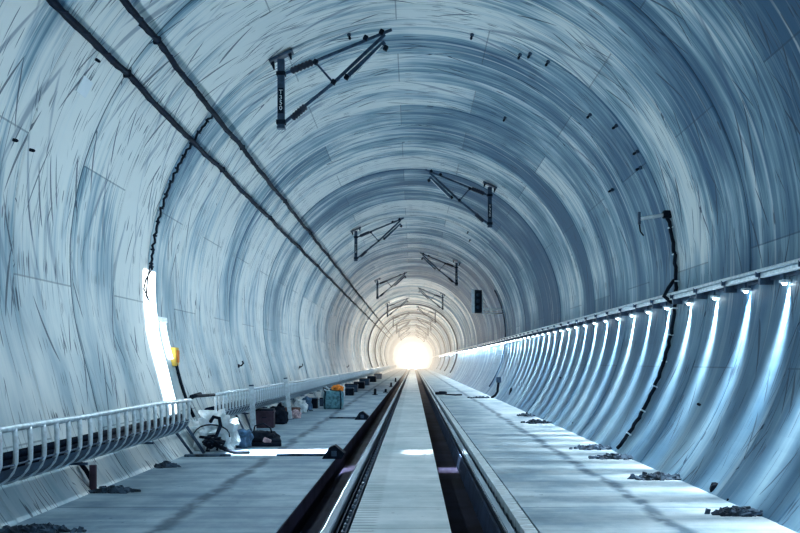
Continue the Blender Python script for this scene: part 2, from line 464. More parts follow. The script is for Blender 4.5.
# posts in front of the tray
def post(x, y, lean, label, h=.97):
    t = thing('steel_post', label, 'post', (x, y, 0), 'steel posts beside the left cable tray')
    t.rotation_euler = (0, lean, 0)
    MB().prism([(-.05, 0), (.05, 0), (.05, h), (-.05, h)], -.03, .03).build('post_shaft', M['galv'], t)
    MB().box((-.09, -.07, 0), (.09, .07, .015)).build('base_plate', M['galvd'], t)
    MB().box((-.045, -.025, h), (.045, .025, h+.03), bevel=.006).build('post_cap', M['navy'], t)
post(-3.15, 19.8, -.05, 'upright pale steel post standing before the tray, nearer of the two')
post(-3.10, 25.3, -.12, 'leaning pale steel post before the tray by the brown box', 1.03)
# ring of clamps above the tray on the wall far away (small dark wall hooks)
for px, py in ((239, 363), (300, 370), (348, 366), (113, 480)):
    pass

# ------------------------------------------------------------------ overhead cables
def heavy_cable(x, z, label, seed):
    rnd = random.Random(seed)
    pts = []; rad = []
    y = -4.8
    while y < 150:
        s = (y % 6.0)/6.0
        sag = -.12*s*(1-s)
        pts.append((x+.006*math.sin(y*2.1+seed)+.05*sag, y, z+sag+.006*math.sin(y*3.7)))
        rad.append(.034+.008*rnd.random()); y += .16 if y < 40 else 1.2
    t = thing('overhead_cable', label, 'cable', (0, 0, 0), 'heavy cables strung along the upper left wall')
    MB().tube(pts, rad, 8).build('cable_core', M['cable'], t, True)
    # spiral lashing
    sp = []; k = 0; yy = -4.7
    while yy < 45:
        s = (yy % 6.0)/6.0; sag = -.12*s*(1-s)
        a = yy*9.0
        sp.append((x+.006*math.sin(yy*2.1+seed)+.05*sag+.033*math.cos(a), yy, z+sag+.006*math.sin(yy*3.7)+.033*math.sin(a))); yy += .07
    MB().tube(sp, .014, 5).build('lashing', M['cable'], t, True)
    first = None
    for j in range(26):
        y = 0.0+6.0*j
        d = Vector((x-CX, 0, z-CZ)).normalized()
        e = Vector((CX, 0, CZ))+d*R
        if first is None:
            first = o = MB().tube([(x, 0, z), (e.x, 0, e.z)], .012, 6).box((x-.046, -.025, z-.046), (x+.046, .025, z+.046), bevel=.01).build('hanger', M['black'], t)
        else:
            o = first.copy(); col.objects.link(o); o.parent = t
        o.location.y = y
heavy_cable(-3.43, EYE+3.46, 'lower of the two thick dark cables strung along the upper left wall', 1)
heavy_cable(-3.07, EYE+3.86, 'upper of the two thick dark cables strung along the upper left wall', 2)

# cables running round the wall (ring cables)
def arc_pts(y, a0, a1, off, n=40, wob=0, dy=0):
    out = []
    for i in range(n+1):
        a = a0+(a1-a0)*i/n
        r = R-off-wob*.5*(1+math.sin(i*2.3))
        out.append((CX+r*math.cos(a), y+dy*math.sin(i*1.7)*.03, CZ+r*math.sin(a)))
    return out
def ang(z, side):
    a = wall_angle_at_z(z); return a if side > 0 else PI-a
# left: from the upper cable down to the white glowing strips
yl = 16.15
a_top = math.atan2(EYE+3.86-CZ, -3.07-CX)
t = thing('drop_cable', 'thin lumpy black cable curving down the left wall onto the white lit patch', 'cable', (0, 0, 0))
MB().tube(arc_pts(yl, a_top, ang(2.95, -1), .06, 50, .03, 1), .020, 6).build('cable_run', M['black'], t, True)
f0 = None
for i in range(12):
    a = a_top+(ang(2.95, -1)-a_top)*(i+.6)/12
    p = (CX+(R-.07)*math.cos(a), yl, CZ+(R-.07)*math.sin(a))
    if f0 is None: f0 = o = MB().box((-.03, -.03, -.015), (.03, .03, .015), bevel=.005).build('cable_clip', M['black'], t)
    else: o = f0.copy(); col.objects.link(o); o.parent = t
    o.location = p; o.rotation_euler = (0, -a, 0)
# loose tails
for s, k in ((1, 0), (-1, 1)):
    MB().tube([(wall_x(3.0, -1)+.08, yl-.1*s, 3.0), (wall_x(2.8, -1)+.10, yl-.30-.1*k, 2.75), (wall_x(2.6, -1)+.06, yl-.22-.14*k, 2.5+.1*k), (wall_x(2.4, -1)+.07, yl-.1, 2.42)], .012, 5).build('loose_tail', M['black'], t, True)
# right: black cable round the wall at y~15.9
yr = 15.95
t = thing('drop_cable', 'black cable curving down the right wall past the duct to the rubble', 'cable', (0, 0, 0))
aA = math.atan2(EYE+(362-216)*yr/1000-CZ, (661-413)*yr/1000-CX)
MB().tube(arc_pts(yr, aA, ang(.04, 1), .05, 60, .012, 1), .030, 8).build('cable_run', M['black'], t, True)
f0 = None
for i in range(9):
    a = aA+(ang(.1, 1)-aA)*(i+.5)/9
    if f0 is None: f0 = o = MB().box((-.04, -.038, -.012), (.04, .038, .012), bevel=.004).build('cable_clip', M['galv'], t)
    else: o = f0.copy(); col.objects.link(o); o.parent = t
    o.location = (CX+(R-.05)*math.cos(a), yr, CZ+(R-.05)*math.sin(a)); o.rotation_euler = (0, -a, 0)
MB().tube([(CX+(R-.09)*math.cos(ang(2.75, 1)), yr, 2.75), (xr-.2, yr-.12, 2.62), (xr-.24, yr, 2.5), (xr-.1, yr+.05, 2.4)], .03, 7).build('cable_loop', M['black'], t, True)
# pale pipe arm at its top
pA = Vector((CX+(R-.06)*math.cos(aA), yr, CZ+(R-.06)*math.sin(aA)))
t = thing('pipe_bracket', 'short pale pipe arm reaching left from the top of the right drop cable', 'bracket', pA)
MB().tube([(0, 0, 0), (-.42, 0, -.07)], .028, 8).build('pipe_arm', M['pale'], t, True)
MB().box((-.46, -.03, -.16), (-.42, .03, .04), bevel=.01).build('end_plate', M['navy'], t)
MB().tube([(-.44, 0, -.14), (-.40, .1, -.26), (-.36, .05, -.33)], .012, 6).build('hanging_wire', M['black'], t, True)
MB().box((-.06, -.06, -.06), (.07, .06, .06), bevel=.015).build('elbow', M['black'], t)

# thin arc hoops further away (dark rings against the light)
for y, off, r, nm in ((45.5, .05, .035, 'dark cable loop ringing the right wall beside the tall signal box'), ):
    o = MB().tube(arc_pts(y, math.radians(28), ang(.3, 1), off, 40), r, 6).build('ring_cable', M['navy'], None, True)
    tag(o, nm, 'cable')
hoop = None
for k, y in enumerate((95, 112, 130, 150)):
    lab = 'dark hoop ringing the tunnel lining far away near the bright end'
    if hoop is None:
        hoop = o = MB().tube([(p[0], 0, p[2]) for p in arc_pts(0, ang(.4, 1), ang(.9, -1), .06, 60)], .07, 6).build('lining_hoop', M['navy'], None, True)
    else: o = hoop.copy(); col.objects.link(o)
    o.location.y = y
    tag(o, lab, 'hoop', 'far hoops round the lining')

# ------------------------------------------------------------------ cantilever arms
def cantilever(side):
    t = bpy.data.objects.new('catenary_bracket', None); col.objects.link(t)
    s = -side      # build for the left side (side=-1 -> s=+1), +x local points to the tunnel axis
    def P(px, py, y=0.0): return ((px-282.5)*.0162*s, y, -(py-56)*.0162)
    m = MB().box((-.055, -.05, -1.16), (.055, .05, -.05)); m.box((-.065, -.06, -1.17), (.065, .06, -1.14)); m.build('mast', M['navy'], t)
    d = math.atan2(.17, .36)*s
    MB().box((-.21, -.10, -.02), (.21, .10, .02), Matrix.Rotation(-d, 3, 'Y')).build('head_plate', M['navy'], t)
    for px, py in ((274, 63), (291, 53)):
        MB().tube([P(px, py-3), P(px, py), P(px+1.5, py+6)], [.022, .03, .012], 7).build('anchor_bolt', M['black'], t)
    MB().box((-.075, -.07, -.31), (.075, .07, -.25), bevel=.01).build('upper_clamp', M['black'], t)
    MB().box((-.075, -.07, -1.10), (.075, .07, -1.03), bevel=.01).build('lower_clamp', M['black'], t)
    MB().tube([P(286, 73), P(393, 29)], .026, 8).build('upper_tube', M['navy'], t)
    ins = []
    def insul(a, b, name='insulator'):
        a, b = Vector(a), Vector(b); pts = []; rad = []
        for i in range(13):
            pts.append(a.lerp(b, i/12)); rad.append(.034 if i in (0, 12) else (.062 if i % 2 else .046))
        MB().tube(pts, rad, 10).build(name, M['insul'], t)
    insul(P(292, 70.5), P(314, 61.5)); insul(P(293, 118), P(307, 105.5))
    MB().tube([P(286, 121.5), P(335, 82), P(386, 34)], .028, 8).build('lower_tube', M['navy'], t)
    MB().tube([P(317, 62), P(334.5, 82)], .017, 7).build('diagonal_strut', M['navy'], t)
    MB().tube([P(350, 76, -.08), P(386, 43, -.08)], .036, 8).build('registration_arm', M['navy'], t)
    MB().tube([P(353, 79, -.12), P(384, 47, -.12)], .012, 6).build('steady_wire', M['pale'], t)
    for px, py in ((335, 82), (348, 77), (383, 32), (367, 38), (387, 48), (317, 62)):
        x, y, z = P(px, py, -.03)
        MB().box((x-.034, y-.05, z-.038), (x+.034, y+.05, z+.038), Matrix.Rotation(.5*s, 3, 'Y'), .01).build('joint_clamp', M['black'], t)
    # lettering down the mast
    pl = MB().box((-.045, -.056, -.93), (.045, -.051, -.52)).build('number_plate', M['black'], t)
    cu = bpy.data.curves.new('letters', 'FONT'); cu.body = 'T350'.replace('', '\n').strip(); cu.size = .10; cu.align_x = 'CENTER'; cu.space_line = .86; cu.extrude = .001
    tmp = bpy.data.objects.new('tmp', cu); col.objects.link(tmp)
    bpy.context.view_layer.update()
    me = bpy.data.meshes.new_from_object(tmp.evaluated_get(bpy.context.evaluated_depsgraph_get()))
    bpy.data.objects.remove(tmp)
    me.materials.clear(); tx = link('lettering', me, M['whitetxt'], pl)
    tx.location = (0, -.058, -.62); tx.rotation_euler = (PI/2, 0, 0)
    return t
protoL, protoR = cantilever(-1), cantilever(1)
def ctop(x): return CZ+math.sqrt(R*R-(x-CX)**2)-.06
used = {}
ladL = ['navy catenary bracket on the left of the ceiling, nearest and largest', 'second navy catenary bracket along the left of the ceiling',
        'third navy catenary bracket along the left of the ceiling', 'fourth navy catenary bracket along the left ceiling, small in the haze', 'fifth catenary bracket along the left ceiling, close to the bright glow']
ladR = ['nearest navy catenary bracket on the right of the ceiling, reaching left', 'second navy catenary bracket along the right ceiling, above the signal box',
        'third navy catenary bracket along the right ceiling', 'fourth navy catenary bracket along the right ceiling, small in the haze', 'fifth catenary bracket along the right ceiling, close to the bright glow']
for side, ys, labs, proto in ((-1, (16.2, 37.4, 60, 84, 108), ladL, protoL), (1, (27.8, 49, 72, 96, 120), ladR, protoR)):
    for i, y in enumerate(ys):
        o = proto if i == 0 else copy_tree(proto)
        x = 2.135*side
        o.location = (x, y, ctop(x)+.01); tag(o, labs[i], 'bracket', 'catenary brackets hung from the ceiling')
# far ones, alternate, too small to show parts
far = None
for i, y in enumerate((131, 142, 153, 165, 178, 192)):
    side = -1 if i % 2 == 0 else 1
    m = MB()
    s = -side
    def P(px, py): return ((px-282.5)*.0162*s, 0, -(py-56)*.0162)
    m.box((-.11, -.07, -1.22), (.11, .07, 0)).tube([P(286, 73), P(393, 29)], .07, 6).tube([P(286, 121.5), P(386, 34)], .07, 6).tube([P(350, 76), P(386, 43)], .06, 6)
    o = m.build('catenary_bracket', M['navy']); x = 2.135*side; o.location = (x, y, ctop(x)+.01)
    tag(o, 'tiny dark catenary bracket on the %s of the ceiling, lost in the far glow' % ('left' if side < 0 else 'right'), 'bracket', 'farthest catenary brackets on the %s' % ('left' if side < 0 else 'right'))

# ------------------------------------------------------------------ signal box on the right
ys = 45.5
t = thing('signal_box', 'tall narrow dark signal box with white left edge on right wall arm', 'signal', (X(478, ys), ys, Z(313, ys)))
MB().box((-.16, -.12, 0), (.17, .12, 1.04), bevel=.02).build('cabinet', M['black'], t)
MB().box((-.30, -.14, -.02), (-.16, .10, 1.06), bevel=.01).build('side_shield', M['pale'], t)
MB().box((.18, -.05, .0), (.23, .05, .85)).build('mounting_bar', M['galv'], t)
w = wall_x(Z(309, ys), 1)-t.location.x
MB().tube([(.2, 0, .17), (w+.05, 0, .17)], .03, 8).build('upper_arm', M['pale'], t, True)
MB().tube([(.2, 0, -.03), (w+.1, 0, -.03)], .025, 8).build('lower_arm', M['pale'], t, True)
MB().tube([(.2, 0, .62), (.55, 0, .17)], .018, 7).build('arm_brace', M['pale'], t, True)
for k in range(3):
    MB().tube([(0, -.12, .82-k*.28), (0, -.15, .82-k*.28)], .085, 14).build('signal_lens', M['navy'], t, True)

# ------------------------------------------------------------------ light falling on the left wall, built as glowing strips
yp = 16.1
def strip(z0, z1, y0, y1, off, n, name, mat, parent):
    bm = bmesh.new(); rows = []
    for i in range(n+1):
        z = z0+(z1-z0)*i/n
        xw = wall_x(z, -1)
        rows.append([bm.verts.new((xw+o_, y, z)) for y, o_ in ((y0, .01), (y0, off), (y1, off), (y1, .01))])
    for A, B in zip(rows, rows[1:]):
        for k in range(4): bm.faces.new((A[k], A[(k+1) % 4], B[(k+1) % 4], B[k]))
    bm.faces.new(rows[0][::-1]); bm.faces.new(rows[-1])
    bmesh.ops.recalc_face_normals(bm, faces=bm.faces)
    me = bpy.data.meshes.new(name); bm.to_mesh(me); bm.free()
    return link(name, me, mat, parent)
t = thing('wall_light_patch', 'tall glowing white strips for the light falling on the left wall', 'light patch', (0, 0, 0))
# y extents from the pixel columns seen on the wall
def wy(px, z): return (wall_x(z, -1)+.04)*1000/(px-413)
strip(2.02, 2.93, wy(146.0, 2.4), wy(155.5, 2.4), .05, 8, 'upper_glow', M['glare'], t)
strip(.62, 2.02, wy(150.5, 1.8), wy(160.0, 1.8), .05, 14, 'lower_glow', M['glare'], t)
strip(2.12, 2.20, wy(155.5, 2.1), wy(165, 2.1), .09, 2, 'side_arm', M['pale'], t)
strip(1.50, 2.14, wy(165.2, 1.8), wy(168.4, 1.8), .05, 8, 'side_glow', M['glare'], t)
t2 = thing('junction_box', 'small yellow junction box on the left wall beside the white lit patch', 'box', (wall_x(1.58, -1)+.07, wy(173.5, 1.55), 1.55))
MB().box((-.07, -.11, -.17), (.05, .11, .15), bevel=.02).build('box_body', M['yellow'], t2)
MB().box((.05, -.08, -.11), (.065, .08, .10), bevel=.008).build('box_cover', M['orange'], t2)
yj = t2.location.y
o = MB().tube([(wall_x(z, -1)+.06+.02*math.sin(z*4), yj+.18*(1.4-z)*.5, z) for z in (1.42, 1.25, 1.1, .95, .8, .65, .5)], .028, 8).build('hanging_cable', M['black'], None, True)
tag(o, 'short black cable hanging from the yellow junction box to the tray', 'cable')

# ------------------------------------------------------------------ anchor bolts on the lining
bolts = [(548, 62), (530, 54), (590, 115), (616, 126), (637, 152), (612, 190), (640, 168), (470, 240), (468, 232), (520, 55), (505, 118), (472, 35), (349, 35)]
b0 = None
for px, py in bolts:
    p = wall_hit(px, py)
    if b0 is None:
        b0 = o = bpy.data.objects.new('anchor_bolt', None); col.objects.link(o)
        MB().tube([(0, 0, -.03), (0, 0, .08)], .014, 8).build('bolt_rod', M['black'], o)
        MB().box((-.03, -.03, -.02), (.03, .03, .02), bevel=.008).build('bolt_plate', M['galvd'], o)
        MB().tube([(0, 0, .04), (0, 0, .065)], .024, 6).build('bolt_nut', M['black'], o)
    else: o = copy_tree(b0)
    n = Vector((CX, p.y, CZ))-p
    o.location = p; o.rotation_euler = n.to_track_quat('Z', 'Y').to_euler()
    tag(o, 'small dark anchor bolt sticking out of the tunnel ceiling', 'bolt', 'anchor bolts in the ceiling')
b1 = None
for px, py in ((14, 140), (31, 150), (97, 60), (561, 378), (700, 405)):
    p = wall_hit(px, py, R-.01)
    if b1 is None: b1 = o = MB().tube([(0, 0, -.02), (0, 0, .03), (0, 0, .045)], [.018, .018, .01], 8).build('wall_plug', M['black'])
    else: o = b1.copy(); col.objects.link(o)
    o.location = p; o.rotation_euler = (Vector((CX, p.y, CZ))-p).to_track_quat('Z', 'Y').to_euler()
    tag(o, 'small black plug in the curved concrete side wall', 'plug', 'black plugs in the side walls')
# hooks above the left tray
h0 = None
for px, py in ((239, 366), (300, 367), (347, 367)):
    p = wall_hit(px, py, R-.02)
    if h0 is None: h0 = o = MB().tube([(0, 0, 0), (.06, 0, .01), (.10, 0, .06), (.08, 0, .12)], .02, 6).box((-.02, -.04, -.04), (.01, .04, .04)).build('wall_hook', M['black'])
    else: o = h0.copy(); col.objects.link(o)
    o.location = p
    tag(o, 'small black hook on the left wall just above the cable tray', 'hook', 'hooks above the left cable tray')

# ------------------------------------------------------------------ clutter on the left walkway
def sack(name, loc, d, mat, label, cat, seed=1, rough=.2, tie=None, group=None, sub=4):
    t = thing(name, label, cat, loc, group)
    MB().blob((0, 0, 0), d, seed, rough, sub).build('bag_body', mat, t, True)
    if tie:
        MB().tube([(0, 0, d[2]*1.3), (.02, 0, d[2]*1.7), (.08, 0, d[2]*1.75)], [.05, .03, .07], 8).build('tied_neck', mat, t, True)
    return t
Yb = 17.6
# white wrapped bundle with blue lower half
t = thing('wrapped_bundle', 'large crumpled white plastic wrapped bundle under the gap in the tray', 'bundle', (-3.24, 16.45, 0))
MB().blob((0, 0, .0), (.34, .26, .37), 3, .38, 4, True, 3.4).build('bundle_body', M['white'], t)
MB().tube([(-.05, -.1, .50), (-.25, 0, .62), (-.05, .1, .60), (.12, .05, .52)], [.07, .05, .06, .03], 8).build('loose_flap', M['white'], t, True)
MB().tube([(.26*math.cos(a)*1.15-.02, -.3+.05*math.sin(a*3), .24+.20*math.sin(a)) for a in [PI*k/10 for k in range(11)]], .012, 6).build('tie_cord', M['black'], t, True)
sack('blue_sack', (-2.93, 16.95, 0), (.19, .15, .19), M['blue'], 'crumpled blue sack leaning against the white wrapped bundle', 'sack', 9, .32)
t = sack('tool_bag', (-2.60, 17.4, 0), (.26, .18, .15), M['black'], 'low black holdall on the walkway right of the blue sack', 'bag', 5, .25)
MB().tube([(-.18, 0, .2), (-.15, 0, .34), (0, 0, .38), (.12, 0, .30), (.15, 0, .2)], .014, 6).build('handle', M['black'], t, True)
MB().box((.02, -.22, .05), (.16, -.17, .14), Matrix.Rotation(.4, 3, 'Y'), .02).build('pale_tag', M['rag'], t)
o = MB().tube([(-.30, 0, .035), (.36, 0, .035)], .034, 10).build('rubber_hose', M['black'], None, True)
o.location = (-2.62, 17.15, 0); tag(o, 'short thick black hose lying before the black holdall', 'hose')
# tangle of poles & cables left of the bundle
t = thing('cable_coil', 'tangled coil of black cable slumped against the left wall by the bundle', 'cable', (-3.52, 15.9, 0))
rnd = random.Random(4)
for k in range(4):
    pts = []
    for i in range(28):
        a = i*.5+k; r = .12+.05*math.sin(i*.7+k)
        pts.append((.28+.16*k*.4+r*math.cos(a), -.15*k+.1*rnd.random(), .05+.10*abs(math.sin(a*.5+k))*1.3+i*.004))
    MB().tube(pts, .022, 6).build('cable_loop', M['black'], t, True)
MB().tube([(.30, 0, .50), (.36, -.06, .58), (.45, -.05, .56), (.46, 0, .44), (.40, -.1, .25), (.50, -.2, .10), (.72, -.2, .03), (.95, -.15, .03)], .030, 8).build('loose_end', M['black'], t, True)
o = MB().tube([(0, 0, .02), (-.42, .1, .62)], .026, 8).build('metal_pole', M['galvd'], None, True); o.location = (-3.28, 15.7, 0)
tag(o, 'grey metal pole leaning under the gap in the cable tray', 'pole', 'poles leaning by the bundle')
o = MB().tube([(0, 0, .02), (-.30, -.2, .50)], .022, 8).build('metal_pole', M['navy'], None, True); o.location = (-3.42, 15.5, 0)
tag(o, 'dark navy pole leaning against the left wall beside the black coil', 'pole', 'poles leaning by the bundle')
o = MB().box((-.35, -.06, 0), (.35, .06, .035), bevel=.008).build('wooden_plank', M['rubble'], None); o.location = (-3.15, 15.35, 0); o.rotation_euler = (0, 0, .12)
tag(o, 'flat dark plank lying in front of the black cable coil', 'plank')
# props / stays behind
for k, (a, b, lab) in enumerate((((-3.45, 19.5, .42), (-2.98, 18.2, .02), 'thin grey strut sloping from the tray down to the black holdall'), ((-3.40, 20.2, .42), (-3.02, 19.0, .02), 'second thin grey strut sloping from the tray, behind the first'))):
    o = MB().tube([a, b], .020, 7).build('steel_strut', M['galvd'], None, True); tag(o, lab, 'strut', 'struts under the tray')

def crate(loc, d, mat, label, rz=0, name='crate', cat='crate', lid=True, group=None):
    t = thing(name, label, cat, loc, group, rz)
    x, y, z = d; w = .02
    m = MB(); m.box((-x, -y, 0), (x, y, .03)); m.box((-x, -y, 0), (-x+w, y, z)); m.box((x-w, -y, 0), (x, y, z)); m.box((-x, -y, 0), (x, -y+w, z)); m.box((-x, y-w, 0), (x, y, z))
    m.build('crate_body', mat, t)
    MB().box((-x-.015, -y-.015, z-.05), (x+.015, y+.015, z-.01), bevel=.008).build('crate_rim', mat, t)
    if lid: MB().box((-x, -y, z-.01), (x, y, z+.03), bevel=.012).build('lid', M['black'] if mat is not M['black'] else M['navy'], t)
    for s in (-1, 1): MB().tube([(-.05*1, s*(y+.012), z*.6), (-.04, s*(y+.04), z*.62), (.04, s*(y+.04), z*.62), (.05, s*(y+.012), z*.6)], .01, 6).build('handle', M['black'], t)
    return t
crate((-3.28, 22.2, 0), (.20, .24, .38), M['maroon'], 'dark maroon lidded bin standing behind the upright steel post', .06)
t = sack('rubbish_bag', (-3.16, 23.4, .0), (.22, .20, .26), M['black'], 'round black rubbish bag behind the maroon bin', 'bag', 11, .2, True)
crate((-3.24, 26.3, 0), (.24, .22, .25), M['brown'], 'low brown open box under the tray by the leaning post', -.05, 'cardboard_box', 'box', False)
sack('cloth_rag', (-3.02, 25.75, .0), (.13, .11, .13), M['rag'], 'crumpled pinkish white rag before the brown box', 'rag', 14, .35)
sack('rubbish_bag', (-3.22, 28.6, .0), (.18, .20, .22), M['white'], 'small pale crumpled bag between brown box and dark bins', 'bag', 21, .3)
crate((-3.22, 31.4, 0), (.22, .22, .30), M['black'], 'black lidded bin just left of the teal sack', 0)
crate((-2.92, 33.0, 0), (.16, .24, .24), M['navy'], 'low navy crate tucked behind the teal sack and black bin', .1)
sack('blue_sack', (-3.2, 30.0, 0), (.16, .14, .24), M['blue'], 'upright narrow blue sack under the tray left of the black bin', 'sack', 17, .25)
t = thing('bulk_bag', 'large teal bulk sack with an orange cloth thrown over its top', 'bag', (-2.46, 31.0, 0))
m = MB(); m.box((-.30, -.30, 0), (.28, .30, .56), bevel=.07)
bmesh.ops.subdivide_edges(m.bm, edges=m.bm.edges[:], cuts=3, use_grid_fill=True)
from mathutils import noise as nz
for v in m.bm.verts: v.co += Vector((nz.noise(v.co*5), nz.noise(v.co*5+Vector((3, 0, 0))), .4*nz.noise(v.co*4+Vector((0, 7, 0)))))*.06*min(1, v.co.z*5)
m.build('sack_body', M['teal'], t, True)
for s in (-1, 1): MB().tube([(s*.24, -.29, .0), (s*.25, -.325, .3), (s*.22, -.30, .56)], .018, 6).build('lifting_strap', M['black'], t, True)
MB().tube([(-.26, -.26, .54), (-.30, -.30, .66), (-.15, -.26, .60)], .02, 6).build('lifting_loop', M['black'], t, True)
m = MB().blob((0, 0, 0), (.17, .24, .10), 8, .3, 4, True, 3)
for v in m.bm.verts:
    if v.co.x > .1 and v.co.z < .05: v.co.z -= .16*(v.co.x-.1)*4
o = m.build('orange_cloth', M['orange'], None, True); o.location = (-2.33, 30.95, .575)
tag(o, 'crumpled bright orange cloth lying on top of the teal bulk sack', 'cloth')

rows = [(-3.05, 39.5, (.26, .3, .36), 'navy', 'dark navy lidded bin under the tray beyond the teal sack, nearest of a row'),
        (-2.80, 43.5, (.22, .3, .30), 'black', 'black lidded bin second in the row beyond the teal sack'),
        (-2.98, 48.5, (.30, .4, .36), 'navy', 'navy bin third in the row beyond the teal sack'),
        (-2.95, 55, (.28, .5, .34), 'black', 'black bin fourth in the row beyond the teal sack'),
        (-3.05, 63, (.30, .6, .38), 'navy', 'navy bin fifth in the row beneath the far tray'),
        (-3.0, 73, (.30, .7, .40), 'black', 'black bin sixth in the row beneath the far tray'),
        (-3.0, 86, (.32, .8, .42), 'navy', 'small navy bin farthest in the row beneath the far tray')]
for x, y, d, m_, lab in rows: crate((x, y, 0), d, M[m_], lab, 0, group='bins under the far cable tray')
sack('rubbish_bag', (-3.25, 37.3, 0), (.16, .2, .30), M['white'], 'pale narrow bag standing left of the nearest far bin', 'bag', 31, .3)
sack('rubbish_bag', (-2.95, 41.2, 0), (.14, .2, .30), M['white'], 'pale bag wedged between the first two far bins', 'bag', 33, .3)

# wedges and sticks at the trench edge
def wedge(px, y, sc_, label, rz=0):
    x = X(px, y)
    t = thing('track_wedge', label, 'wedge', (x, y, 0), None, rz); s = sc_
    m = MB().prism([(-.17*s, 0.0), (.12*s, 0), (.17*s, .08*s), (.02*s, .20*s), (-.06*s, .17*s)], -.14*s, .14*s)
    m.build('wedge_block', M['black'], t)
    MB().box((-.03*s, -.15*s, .04*s), (.05*s, -.142*s, .12*s)).build('wedge_plate', M['navy'], t)
    return t
wedge(334, FY(458), 1.0, 'large black wedge block at the left trench edge on the bright patch')
o = MB().box((-.42, -.03, 0), (.42, .03, .04), bevel=.01).build('wooden_bar', M['rubble']); o.location = (X(304, FY(456)), FY(456), 0); o.rotation_euler = (0, 0, .03)
tag(o, 'dark flat bar lying across the bright patch beside the large wedge', 'bar', 'bars lying on the left walkway')
wedge(362, FY(419.5), 1.05, 'smaller black wedge block at the left trench edge, beyond the large one')
o = MB().box((-.40, -.04, 0), (.36, .04, .04), bevel=.01).build('wooden_bar', M['rubble']); o.location = (X(345, FY(418.5)), FY(418.5), 0); o.rotation_euler = (0, 0, -.03)
tag(o, 'dark flat bar pointing at the smaller black wedge on the left walkway', 'bar', 'bars lying on the left walkway')
for px, py, h, lab in ((375, 395, .28, 'short black marker post standing on the left walkway before the trench'), (385.5, 392.5, .17, 'stubby black marker post leaning at the left trench edge'),
                       (391, 387, .26, 'black marker post at the left trench edge, second from the bright end'), (395.5, 382, .30, 'black marker post at the left trench edge nearest the bright end')):
    y = FY(py); t = thing('marker_post', lab, 'post', (min(X(px, y), -1.25), y, 0), 'black marker posts by the left trench')
    MB().tube([(0, 0, 0), (.01, 0, h)], [.06, .05], 8).build('post_shaft', M['black'], t)
    MB().box((-.12, -.08, 0), (.12, .08, .03), bevel=.008).build('foot', M['black'], t)
# lineside figures of posts far
# left foreground: dark bracket at the wall base
yb = FY(492)
t = thing('steel_bracket', 'short dark forked steel bracket standing against the left wall base', 'bracket', (X(93, yb), yb, 0))
MB().tube([(0, 0, 0), (.0, 0, .30)], .042, 8).build('upright', M['maroon'], t)
MB().tube([(-.01, 0, .12), (-.09, .03, .24), (-.17, .05, .33)], .026, 7).build('fork_arm', M['black'], t)
MB().box((-.10, -.07, 0), (.10, .07, .03), bevel=.006).build('foot_plate', M['black'], t)

# ------------------------------------------------------------------ rubble piles
def rubble(px, py, sx, sy, sz, n, label, seed, mat='rubble', size=.026):
    n = int(n*1.6); sz *= .8
    y = FY(py); x = X(px, y); rnd = random.Random(seed); m = MB()
    m.blob((0, 0, -.01), (sx*.7, sy*.7, sz*.22), seed, .35, 3, True)
    for i in range(n):
        a = rnd.uniform(0, 2*PI); r = abs(rnd.gauss(0, .48))
        if r > 1.25: continue
        s = size*rnd.uniform(.4, 1.5)
        cx, cy = sx*r*math.cos(a), sy*r*math.sin(a)
        hz = sz*max(0, 1-r)*.75*rnd.random()+s*.3
        q = Matrix.Rotation(rnd.uniform(0, 3), 3, 'X') @ Matrix.Rotation(rnd.uniform(0, 3), 3, 'Z')
        m.box((cx-s*1.4, cy-s*.7, hz-s*.4), (cx+s*1.4, cy+s*.7, hz+s*.4), q)
    o = m.build('rubble_pile', M[mat]); 
    w = wall_x(0, 1 if px > 413 else -1)
    if px > 413: x = min(x, w-sx*.8)
    else: x = max(x, w+sx*.8)
    o.location = (x, y, 0)
    tag(o, label, 'rubble', None, 'stuff'); return o
rubble(757, 515, .26, .10, .06, 160, 'heap of dark rubble at the right wall base nearest the camera', 1)
rubble(673, 479, .30, .15, .07, 170, 'wide heap of dark rubble at the right wall base beyond the black stone', 2)
rubble(632, 458.5, .34, .18, .05, 120, 'thin spread of dark rubble by the foot of the right drop cable', 3)
rubble(597, 449, .34, .2, .05, 120, 'low scatter of grit at right wall base just beyond the drop cable', 4)
rubble(548, 423, .40, .3, .07, 80, 'dark low rubble streak at the right wall base in mid distance', 5)
rubble(535, 416, .3, .3, .07, 70, 'small rubble heap at the right wall base farther along', 6)
rubble(12, 532, .42, .09, .03, 150, 'dark rubble strip along the left wall base at the bottom corner', 7)
rubble(114, 492, .24, .12, .04, 120, 'dark rubble heap beside the forked bracket at the left wall', 8)
rubble(162, 467, .20, .14, .045, 90, 'small dark rubble heap at left wall base before the black coil', 9)
rubble(262, 437, .3, .1, .03, 30, 'faint scatter of debris at the foot of the upright post', 10)
rubble(298, 411, .3, .25, .05, 40, 'debris scatter on the walkway between the rag and the black bin', 12)
def stone(px, py, s, label, seed):
    y = FY(py); x = X(px, y)
    o = MB().blob((0, 0, 0), (s, s*.9, s*1.15), seed, .25, 2).build('stone', M['black']); o.location = (x, y, 0)
    tag(o, label, 'stone', 'dark stones along the right wall base')
stone(715.5, 493, .065, 'upright black stone at the right wall base between two rubble heaps', 1)
stone(728, 501, .014, 'tiny dark pebble right of the upright black stone', 2)
stone(576.5, 430, .12, 'squarish black stone at the right wall base in mid distance', 3)
stone(542.5, 415, .11, 'dark stone at right wall base beside the small rubble heap', 4)
stone(525, 407, .12, 'dark stone at right wall base just before the slim black stake', 5)
y = FY(402); o = MB().tube([(0, 0, 0), (.03, 0, .30), (.05, 0, .52)], [.10, .07, .03], 7).build('stake', M['black']); o.location = (X(510, y), y, 0)
tag(o, 'slim black stake standing at the right wall base', 'stake')
